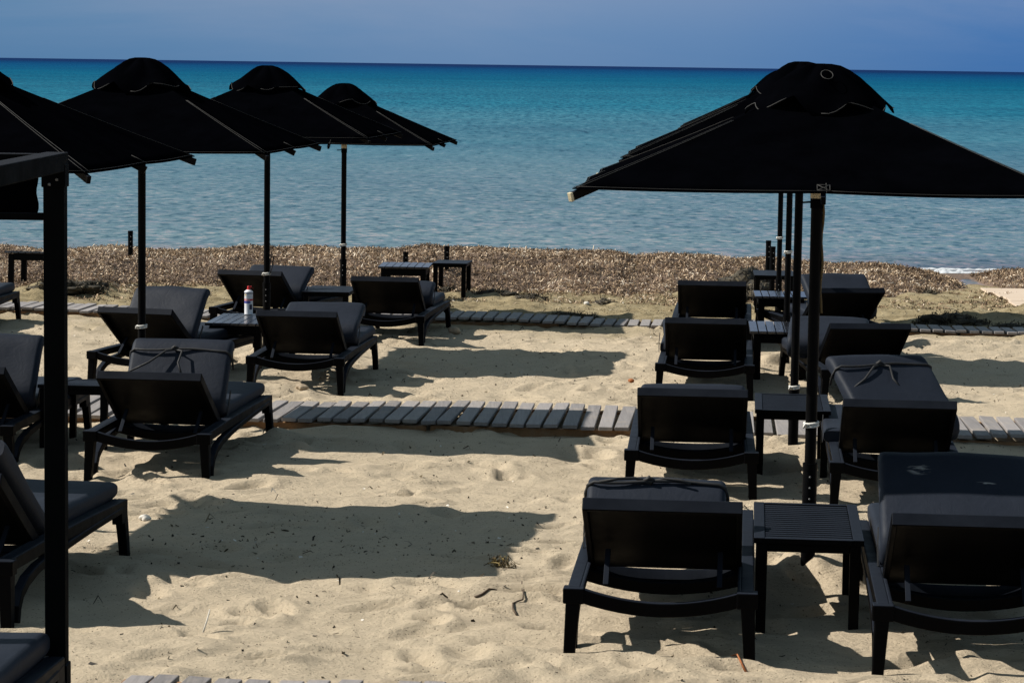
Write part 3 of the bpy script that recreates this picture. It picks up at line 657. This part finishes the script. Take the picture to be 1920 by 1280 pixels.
# ------------------------------------------------------------------ parasols
def make_parasol(x, y, he, label, hd=5, hub_low=False, tie=.70, socket=.50, a=1.03, ring=False, loop=False, patch=False, rise=.505, ay=1.0):
    gz = float(height(np.array([x]), np.array([y]))[0]); z0 = ground(x, y)
    root = empty('beach_parasol', (x, y, z0), -math.radians(hd)); tag(root, label, 'parasol', 'black square beach parasols')
    sl = MB(); sl.tube([(0, 0, -.25), (0, 0, socket)], .033, 18); sl.tube([(0, 0, socket - .03), (0, 0, socket)], .0345, 18)
    s_ = sl.build('ground_socket', M['wood_black'], root, sharp=40)
    bt = MB()
    for k in range(3): bt.tube([(.0, -.030, socket - .06 - k * .05), (0, -.040, socket - .06 - k * .05)], .005, 8)
    bt.build('bolt', M['brass'], s_)
    hb = he - .065 if hub_low else he + .03
    p = MB(); p.tube([(0, 0, socket - .1), (0, 0, hb - .004)], .026, 18); p.build('pole', M['wood_black'], root, sharp=40)
    p = MB(); p.tube([(0, 0, hb - .05), (0, 0, he + rise - .005)], .022, 16); p.tube([(0, 0, hb), (0, 0, hb + .05), (0, 0, hb + .051), (0, 0, hb + .11)], [.030, .030, .045, .045], 20)
    p.build('hub', M['cream'], root, sharp=40)
    c = MB(); c.tube([(0, 0, hb - .045), (0, 0, hb - .002)], .030, 18); c.tube([(-.07, -.02, hb - .02), (.03, -.02, hb - .012)], .004, 8); c.build('collar', M['metal'], root, sharp=40)
    # ribs
    ap = Vector((0, 0, he + rise)); ends = []
    for k in range(8):
        q = k * PI / 4; e = Vector((math.cos(q), math.sin(q), 0)); e = e / max(abs(e.x), abs(e.y)) * a; ends.append(Vector((e.x, e.y * ay, he)))
    ang = [0, 1, 2, 3, 4, 5, 6, 7]
    for e in ends:
        r = MB(); d = (e - ap).normalized(); side = Vector((-e.y, e.x, 0)).normalized(); nn = d.cross(side); nn = nn if nn.z < 0 else -nn
        r.bar([ap + d * .08 + nn * .024, e + d * .008 + nn * .026], .020, .036, side)
        rib = r.build('rib', M['wood_black'], root, bevel=.002)
        if patch and abs(e.x) > .9 and abs(e.y) > .9:
            q = MB(); q.bar([e + d * .008 + nn * .026, e + d * .022 + nn * .026], .022, .038, side); q.build('rib_tip', M['cream'], rib, bevel=.002)
        r = MB(); r.tube([Vector((0, 0, hb + .09)) + Vector((e.x, e.y, 0)).normalized() * .04, ap.lerp(e, .52) + nn * .03], .008, 8); r.build('strut', M['metal'], root)
    # canopy: eight fabric panels, sagging between the ribs
    rnd = random.Random(int(x * 100)); mb = MB(); nu, nt_ = 8, 12
    def fab(k, u, t, off=.006):
        e0, e1 = ends[k], ends[(k + 1) % 8]; e = e0.lerp(e1, u); b = math.sin(PI * u)
        e = Vector((e.x, e.y, he)) * 1.0; e.x *= 1 - .012 * b; e.y *= 1 - .012 * b
        p = ap.lerp(e, t); p.z -= .016 * b * t * (1.15 - t * .7) + .008 * math.sin(PI * t); p.z += .004 * b * math.sin(9 * t + k + x); return p + Vector((0, 0, off))
    ts = [.06 + .94 * i / nt_ for i in range(nt_ + 1)]
    for k in range(8):
        vs = [fab(k, j / nu, t) for t in ts for j in range(nu + 1)]
        mb.add(vs, [(i * (nu + 1) + j, i * (nu + 1) + j + 1, (i + 1) * (nu + 1) + j + 1, (i + 1) * (nu + 1) + j) for i in range(nt_) for j in range(nu)], smooth=True)
    can_ = mb.build('canopy', M['canvas'], root)
    bm = bmesh.new(); bm.from_mesh(can_.data); bmesh.ops.remove_doubles(bm, verts=bm.verts, dist=.0005); bmesh.ops.recalc_face_normals(bm, faces=bm.faces); bm.to_mesh(can_.data); bm.free()
    can_.data.set_sharp_from_angle(angle=math.radians(14))
    so = can_.modifiers.new('cloth', 'SOLIDIFY'); so.thickness = .003; so.offset = -1
    # stitching
    st = MB()
    for k in range(8):
        if k % 2:                                             # corner seams are double
            for d in (.018, 1 - .018):
                kk = k if d < .5 else (k - 1) % 8
                st.tube([fab(kk, d, t, .0085) for t in ts[4:]], .0012, 5)
        else:
            st.tube([fab(k, .012, t, .0085) for t in ts[-2:]], .002, 5)
        st.tube([fab(k, j / nu, .988, .009) for j in range(nu + 1)], .0012, 5)
    if patch:
        ro = MB(); ro.tube([(.028 + .004 * math.sin(k * 1.3), -.006 * math.cos(k), hb - .02 - k * .045) for k in range(12)], .006, 7); ro.build('pole_rope', M['jute'], root)
        e = ends[6]; d = (e - ap).normalized()
        o = e - d * .035 + Vector((0, 0, .012)); ux = Vector((1, 0, 0)) * .026; uy = d * .026
        for a_, b_ in ((-ux - uy, ux - uy), (ux - uy, ux + uy), (ux + uy, -ux + uy), (-ux + uy, -ux - uy), (-ux - uy, ux + uy), (ux - uy, -ux + uy)): st.tube([o + a_, o + b_], .0017, 5)
    st.build('stitching', M['thread'], can_)
    # wind vent cap
    vc = MB(); n = 64; rows = [(.02, .588), (.05, .587), (.09, .578), (.13, .558), (.18, .526), (.23, .487), (.28, .445), (.325, .405), (.332, .388)]
    vs = []
    for ri, (r, z) in enumerate(rows):
        for j in range(n):
            q = 2 * PI * j / n; c8 = abs(math.cos(4 * q)); k = max(abs(math.cos(q)), abs(math.sin(q)))
            rr = r * (1 - .07 * (1 - c8)) * (1 + .12 * (1 / k - 1)); w = (ri / (len(rows) - 1)) ** 2
            zz = z + w * (.052 * (1 - c8) - .020 + .012 * math.sin(3 * q + x)) - .024 * (1 - c8) * math.sin(PI * ri / (len(rows) - 1)) + .014 * math.sin(7 * q + ri * .5 + y) * w + .010 * math.sin(5 * q + r * 20 + y) * (r / .33)
            vs.append((rr * math.cos(q), rr * math.sin(q), he + zz + (rise - .505)))
    fs = [(i * n + j, i * n + (j + 1) % n, (i + 1) * n + (j + 1) % n, (i + 1) * n + j) for i in range(len(rows) - 1) for j in range(n)] + [tuple(range(n))[::-1]]
    vc.add(vs, fs, smooth=True); cap = vc.build('vent_cap', M['canvas'], can_)
    so = cap.modifiers.new('cloth', 'SOLIDIFY'); so.thickness = .003; so.offset = -1
    hs = MB(); b = (len(rows) - 2) * n
    for s0 in range(0, n, 16):                              # hem thread shows on some folds only
        hs.tube([Vector(vs[b + (s0 + j) % n]) * 1.0 + Vector((vs[b + (s0 + j) % n][0], vs[b + (s0 + j) % n][1], 0)).normalized() * .004 for j in range(0, 12)], .0022, 5)
    if ring:
        q0 = math.radians(-82); o = Vector((.175 * math.cos(q0), .175 * math.sin(q0), he + .530 + rise - .505)); uu = Vector((-math.sin(q0), math.cos(q0), 0)); vv = Vector((math.cos(q0), math.sin(q0), -.62)).normalized(); nn = uu.cross(vv); nn = nn if nn.z > 0 else -nn
        hs.tube([o + nn * .012 + (uu * math.cos(t) * .026 + vv * math.sin(t) * .036) for t in np.linspace(0, 2 * PI, 24, endpoint=False)], .002, 5, closed=True)
    hs.build('hem_stitching', M['thread'], cap)
    # rope tie
    r = MB()
    for dz in (0, .013): r.tube([(.031 * math.cos(t), .031 * math.sin(t), tie + dz + .004 * math.sin(t + 1)) for t in np.linspace(0, 2 * PI, 20, endpoint=False)], .0062, 7, closed=True)
    r.tube([(-.02, -.028, tie + .006), (-.034, -.036, tie - .004), (-.028, -.040, tie + .012), (-.018, -.034, tie + .004)], .0055, 7)
    tr = r.build('rope_tie', M['rope'], root)
    if loop:
        r = MB(); r.tube([(.030, -.02, tie), (.05, -.03, tie + .06), (.062, -.02, tie + .14), (.045, -.01, tie + .19), (.034, -.02, tie + .12), (.030, -.025, tie + .04)], .005, 7); r.build('cord_loop', M['cord'], tr)
    return root
make_parasol(1.355, 11.93, 1.79, 'big near black parasol on the right, its canopy running out of the photo', hub_low=True, tie=.70, socket=.53, rise=.45, ring=True, patch=True)
make_parasol(1.795, 16.80, 1.89, 'black parasol right behind the big near one, showing only its left slope', tie=.42, socket=.42, a=1.08)
make_parasol(2.335, 22.60, 1.95, 'black parasol third from the front on the right, mostly a bare pole with rope ring', tie=.98, socket=.45)
make_parasol(2.70, 27.0, 1.97, 'black parasol farthest back on the right, seen as the thinnest full-length pole', tie=.86, socket=.45)
make_parasol(-2.83, 13.33, 1.86, 'black parasol cut by the left edge of the photo, over the thick post', tie=.7, a=1.01, ay=1.15)
make_parasol(-2.47, 17.70, 1.90, 'black parasol second from the left, its pole between two loungers and its rope ring low', tie=.70, socket=.62)
make_parasol(-2.12, 22.90, 1.92, 'black parasol third from the left, its pole just right of the spray can', tie=.72, socket=.65, loop=True)
make_parasol(-1.72, 26.95, 1.785, 'smallest black parasol of the left row, nearest the sea, with a cream hub', hub_low=True, tie=.74, socket=.60)

def socket_post(x, y, h, label):
    o = MB(); z = ground(x, y); o.tube([(0, 0, -.25), (0, 0, h)], .031, 18); o.tube([(0, 0, h - .03), (0, 0, h)], .0325, 18)
    r = empty('umbrella_socket', (x, y, z)); o.build('tube', M['wood_black'], r, sharp=40)
    b = MB()
    for k in range(3): b.tube([(.008, -.026, h - .07 - k * .06), (.008, -.035, h - .07 - k * .06)], .006, 8)
    b.build('bolt', M['brass'], r)
    tag(r, label, 'umbrella socket', 'bare parasol sockets by the waterline')
socket_post(-4.66, 32.4, .55, 'bare black socket post standing alone against the water on the left')
socket_post(-1.27, 31.4, .42, 'bare black socket post behind the slatted bare table in the middle')
socket_post(-.78, 31.2, .50, 'bare black socket post behind the thin-legged bare table in the middle')
socket_post(2.97, 31.0, .62, 'taller of the two bare socket posts left of the clustered poles')
socket_post(2.885, 29.6, .64, 'shorter of the two bare socket posts left of the clustered poles')
socket_post(-5.50, 32.0, .55, 'bare black socket post peeping out left of the thick post')

# ------------------------------------------------------------------ cabana frame at the left
cb = empty('cabana_frame', (-1.500, 8.72, 0)); tag(cb, 'black metal cabana frame at the left edge with a thick front post', 'cabana frame')
zt = 1.965; gz = .04
def cpost(dx, dy):
    p = MB(); p.box((dx, dy, (zt - .05 + gz) / 2), (.068, .070, zt - .05 - gz)); o = p.build('post', M['metal'], cb, bevel=.003)
    b = MB(); b.box((dx, dy, gz + .10), (.080, .082, .26)); b.build('post_shoe', M['metal'], o, bevel=.004)
    b = MB(); b.box((dx, dy, zt - .075), (.078, .080, .075)); b.build('bracket', M['metal'], o, bevel=.003)
    b = MB()
    for k in (-1, 1): b.tube([(dx + k * .012, dy - .039, zt - .095 + k * .008), (dx + k * .012, dy - .043, zt - .095 + k * .008)], .005, 10)
    b.build('screw', M['brass'], o)
for dx in (0, -2.2):
    for dy in (0, -2.2): cpost(dx, dy)
for dx in (0, -2.2):
    b = MB(); b.box((dx, -1.1, zt - .031), (.074, 2.28, .062)); b.build('beam', M['metal'], cb, bevel=.004)
for dy in (0.0, -2.2):
    b = MB(); b.box((-1.1, dy, zt - .033), (2.12, .066, .056)); b.build('beam', M['metal'], cb, bevel=.004)
b = MB(); b.box((-1.10, .0, 1.755), (2.13, .035, .024)); b.build('crossbar', M['metal'], cb, bevel=.003)
cu = MB(); nx_, nz_ = 60, 8; vs = []
for j in range(nz_ + 1):
    for i in range(nx_ + 1):
        xx = -.058 - 2.06 * i / nx_; vs.append((xx + .004 * math.sin(j * 1.1), .0 + .014 * math.sin(i * .9) + .006 * math.sin(i * 2.3 + j * .5), 1.765 + (zt - .07 - 1.765) * j / nz_))
cu.add(vs, [(j * (nx_ + 1) + i, j * (nx_ + 1) + i + 1, (j + 1) * (nx_ + 1) + i + 1, (j + 1) * (nx_ + 1) + i) for j in range(nz_) for i in range(nx_)], smooth=True)
cuo = cu.build('valance', M['canvas'], cb); so = cuo.modifiers.new('cloth', 'SOLIDIFY'); so.thickness = .006

# ------------------------------------------------------------------ seaweed clumps, twigs, pebbles
def clump(x, y, rx, ry, h, label, seed, n=420):
    rng = np.random.default_rng(seed); z = float(height(np.array([x]), np.array([y]))[0]) - .03
    bm = bmesh.new(); bmesh.ops.create_icosphere(bm, subdivisions=4, radius=1)
    for vtx in bm.verts:
        c = vtx.co; k = 1 + .9 * float(vnoise(c.x * 2.2 + seed, c.y * 2.2 + c.z, seed)) + .6 * float(vnoise(c.x * 5 + seed, c.y * 5 + c.z * 3, seed + 1)) + .3 * float(vnoise(c.x * 11, c.y * 11 + c.z * 9, seed + 2))
        vtx.co = Vector((c.x * rx * k, c.y * ry * k, max(-.02, c.z * h * k)))
    me0 = bpy.data.meshes.new('tmp'); bm.to_mesh(me0); bm.free()
    co = np.empty(len(me0.vertices) * 3, dtype=np.float32); me0.vertices.foreach_get('co', co); co = co.reshape(-1, 3)
    tri = np.empty(len(me0.polygons) * 3, dtype=np.int32); me0.polygons.foreach_get('vertices', tri); tri = tri.reshape(-1, 3); bpy.data.meshes.remove(me0)
    up = np.where(co[:, 2] > 0)[0]; pk = rng.choice(up, n); p = co[pk] + rng.normal(0, .012, (n, 3))
    v, q = blades(p[:, 0], p[:, 1], np.abs(p[:, 2]), rng.uniform(.03, .09, n), rng.uniform(.006, .014, n), rng, .7, .3)
    V = [tuple(c) for c in co] + [tuple(c) for c in v]; F = [tuple(t) for t in tri.tolist()] + [tuple(t) for t in (q + len(co)).tolist()]
    mb = MB(); mb.v = V; mb.f = F; mb.smooth = [True] * len(tri) + [False] * len(q); mb.mi = [0] * len(F)
    mb.t = np.concatenate([rng.beta(1.5, 2.5, len(tri)) * .9, rng.beta(1.6, 1.8, len(q))]).tolist()
    me = bpy.data.meshes.new('seaweed_clump'); me.from_pydata(V, [], F); me.materials.append(M['weed'])
    me.polygons.foreach_set('use_smooth', mb.smooth); at = me.attributes.new('tone', 'FLOAT', 'FACE'); at.data.foreach_set('value', mb.t)
    o = bpy.data.objects.new('seaweed_clump', me); C.objects.link(o); o.location = (x, y, z)
    tag(o, label, 'seaweed clump', 'dark clumps of seaweed on the sand')
clump(-.90, 30.25, .26, .22, .08, 'dark seaweed clump round the legs of the thin-legged bare table', 1, 300)
clump(-.22, 29.8, .20, .14, .055, 'low dark seaweed clump to the right of the thin-legged bare table', 2, 200)
clump(.22, 29.35, .16, .12, .05, 'small seaweed clump just right of another low one near the bare tables', 3, 200)
clump(-.98, 28.05, .38, .16, .06, 'flat dark seaweed clump behind the lounger that faces the two bare tables', 4, 260)
clump(2.62, 30.2, .28, .35, .24, 'tall dark seaweed clump just left of the farthest table among the poles', 5, 520)
clump(4.55, 27.15, .42, .20, .10, 'wide dark seaweed clump in parasol shade behind the far boardwalk at right', 6, 520)
clump(5.05, 26.85, .30, .12, .05, 'low seaweed clump at the right edge behind the far boardwalk', 7, 240)
clump(4.75, 31.2, .30, .20, .07, 'dark seaweed clump between the brown bank and the pale deck', 8, 260)
clump(-4.8, 28.9, .42, .18, .08, 'broad dark seaweed clump right of the thick post before the far boardwalk', 9, 420)
clump(.62, 27.25, .30, .10, .05, 'thin seaweed clump on the back edge of the far boardwalk in mid picture', 10, 200)
clump(1.02, 29.2, .14, .12, .08, 'small peaked seaweed clump alone on olive sand in mid picture', 11, 120)
clump(-4.6, 30.4, .5, .2, .07, 'flat seaweed clump at the foot of the bank on the left', 12, 260)

def tuft():
    rng = np.random.default_rng(5); n = 120; x, y = -.03, 12.05; z = float(height(np.array([x]), np.array([y]))[0])
    px = rng.normal(0, .035, n); py = rng.normal(0, .03, n); v, q = blades(px, py, np.abs(rng.normal(.02, .012, n)), rng.uniform(.03, .07, n), rng.uniform(.003, .006, n), rng, .6, .6)
    o = np_mesh('seaweed_tuft', v, q, [litter_mat('dry_tuft', [(0, (.03, .02, .01)), (.6, (.10, .07, .025)), (1, (.30, .22, .08))])], tone=np.repeat(rng.random(n), 2)); o.location = (x, y, z)
    tag(o, 'small brown seaweed tuft at the edge of the nearest parasol shadow', 'seaweed tuft')
tuft()
def gz_(x, y): return float(height(np.array([x]), np.array([y]))[0])
def twig(name, pts, r, label, cat, mat='bark', branches=()):
    o = MB(); x0, y0 = pts[0][:2]; z0 = gz_(x0, y0)
    def tr(ps): return [(p[0] - x0, p[1] - y0, gz_(p[0], p[1]) + p[2] - z0) for p in ps]
    t = tr(pts); o.tube(t, [r * (1 - .5 * i / (len(t) - 1)) for i in range(len(t))], 7)
    for bps in branches: o.tube(tr(bps), r * .6, 6)
    ob = o.build(name, M[mat]); ob.location = (x0, y0, z0); tag(ob, label, cat)
twig('twig', [(.036, 11.06, .002), (.020, 11.12, .004), (.019, 11.16, .005), (.045, 11.25, .006), (.062, 11.33, .008), (.066, 11.40, .008), (.061, 11.50, .010), (.058, 11.60, .014)], .0048, 'thin bent twig lying on sunlit sand in the lower middle', 'twig')
twig('twig', [(-.145, 11.37, .001), (-.115, 11.39, .004), (-.085, 11.42, .005), (-.05, 11.44, .003)], .0065, 'short dark twig lying left of the thin bent twig', 'twig')
twig('twig', [(-1.209, 10.40, .0), (-1.195, 10.42, .05), (-1.186, 10.43, .085)], .004, 'thin straw-coloured stalk sticking up at the tip of the lower left shadow', 'twig', 'shell')
twig('twig', [(.915, 10.03, .006), (.885, 10.10, .012), (.862, 10.19, .02)], .005, 'reddish twig leaning by the right rear leg of the frontmost lounger', 'twig', 'leaf')
def pebble(x, y, r, label, mat, cat, name):
    bm = bmesh.new(); bmesh.ops.create_icosphere(bm, subdivisions=3, radius=r)
    for v in bm.verts:
        k = 1 + .5 * float(vnoise(v.co.x / r * 1.5 + x, v.co.y / r * 1.5 + v.co.z / r, 61)); v.co = Vector((v.co.x * 1.25 * k, v.co.y * k, v.co.z * .75 * k))
    me = bpy.data.meshes.new(name); bm.to_mesh(me); bm.free(); me.materials.append(M[mat]); me.polygons.foreach_set('use_smooth', [True] * len(me.polygons))
    o = bpy.data.objects.new(name, me); C.objects.link(o); o.location = (x, y, gz_(x, y) + r * .4); tag(o, label, cat)
pebble(-1.875, 13.57, .024, 'white shell on the sand just above the big parasol shadow at left', 'shell', 'shell', 'seashell')
pebble(-1.57, 19.9, .035, 'sandy stone beside the middle boardwalk behind a lounger foot', 'stone', 'stone', 'stone')
pebble(.95, 21.0, .022, 'orange dry leaf scrap on the sand left of the third lounger back', 'leaf', 'leaf', 'dry_leaf')
pebble(-.55, 25.2, .05, 'pale stone in the shade below the far boardwalk', 'stone', 'stone', 'stone')
pebble(.80, 28.7, .028, 'white shell on the olive sand behind the far boardwalk', 'shell', 'shell', 'seashell')

# ------------------------------------------------------------------ light, sky, camera
to_sun = Vector((-1.86, .27, 1.76)).normalized(); elev = math.asin(to_sun.z); az = math.atan2(to_sun.x, to_sun.y)
sl = bpy.data.lights.new('sun', 'SUN'); sl.energy = 4.8; sl.angle = math.radians(.5); sl.color = (1, .95, .87)
so = bpy.data.objects.new('sun', sl); C.objects.link(so); so.rotation_euler = (-to_sun).to_track_quat('-Z', 'Y').to_euler()
w = bpy.data.worlds.new('World'); bpy.context.scene.world = w; w.use_nodes = True; nt = w.node_tree; bg = nt.nodes['Background']
sky = N(nt, 'ShaderNodeTexSky'); sky.sky_type = 'NISHITA'; sky.sun_disc = False; sky.sun_elevation = elev; sky.sun_rotation = az
sky.altitude = 0; sky.air_density = 1.0; sky.dust_density = .3; sky.ozone_density = 3.0
tc = N(nt, 'ShaderNodeTexCoord').outputs['Generated']; sx3 = N(nt, 'ShaderNodeSeparateXYZ'); L(nt, tc, sx3.inputs[0])
# low sea haze: slate blue at the horizon, thin lavender cloud veil above it
hz = ramp(nt, sx3.outputs[2], [(.0, (1.00, 2.0, 3.75)), (.012, (1.20, 2.2, 3.95)), (.03, (1.75, 2.6, 4.2)), (.12, (2.2, 2.6, 4.1))])
side = ramp(nt, math_(nt, 'ADD', math_(nt, 'MULTIPLY', sx3.outputs[0], 1.6), .5), [(.18, (.74, .90, .90)), (.48, (1.08, 1.06, 1.02)), (.62, (.92, .97, 1.0)), (.80, (.46, .72, .96))])
hcol = mixc(nt, 1.0, hz.outputs[0], side.outputs[0], 'MULTIPLY')
cl = noise(nt, scaled(nt, tc, (1.6, 1.6, 11)), 2.4, 7, .58, .5)
kk = ramp(nt, cl.outputs[0], [(.42, (0, 0, 0)), (.72, (1, 1, 1))])
up = ramp(nt, sx3.outputs[2], [(.004, (.15,) * 3), (.03, (.8,) * 3)])
hcol = mixc(nt, math_(nt, 'MULTIPLY', kk.outputs[0], math_(nt, 'MULTIPLY', up.outputs[0], .75)), hcol, (2.9, 3.3, 4.4))
fade = ramp(nt, sx3.outputs[2], [(.08, (1, 1, 1)), (.35, (0, 0, 0))])
top = mixc(nt, 1.0, sky.outputs[0], (1.55, 1.32, .90), 'MULTIPLY')
L(nt, mixc(nt, fade.outputs[0], top, hcol), bg.inputs['Color']); bg.inputs['Strength'].default_value = .08

cam = bpy.data.cameras.new('camera'); cam.sensor_width = 36; cam.lens = 5000 / 1920 * 36; cam.clip_start = .1; cam.clip_end = 60000
co = bpy.data.objects.new('camera', cam); C.objects.link(co)
pitch = math.atan(518.3 / 5000); roll = math.radians(.806)
co.matrix_world = Matrix.Translation((0, 0, 2.27)) @ (Matrix.Rotation(PI / 2 - pitch, 4, 'X') @ Matrix.Rotation(roll, 4, 'Z'))
sc = bpy.context.scene; sc.camera = co
sc.view_settings.view_transform = 'Standard'; sc.view_settings.look = 'None'; sc.view_settings.exposure = .48; sc.view_settings.gamma = 1
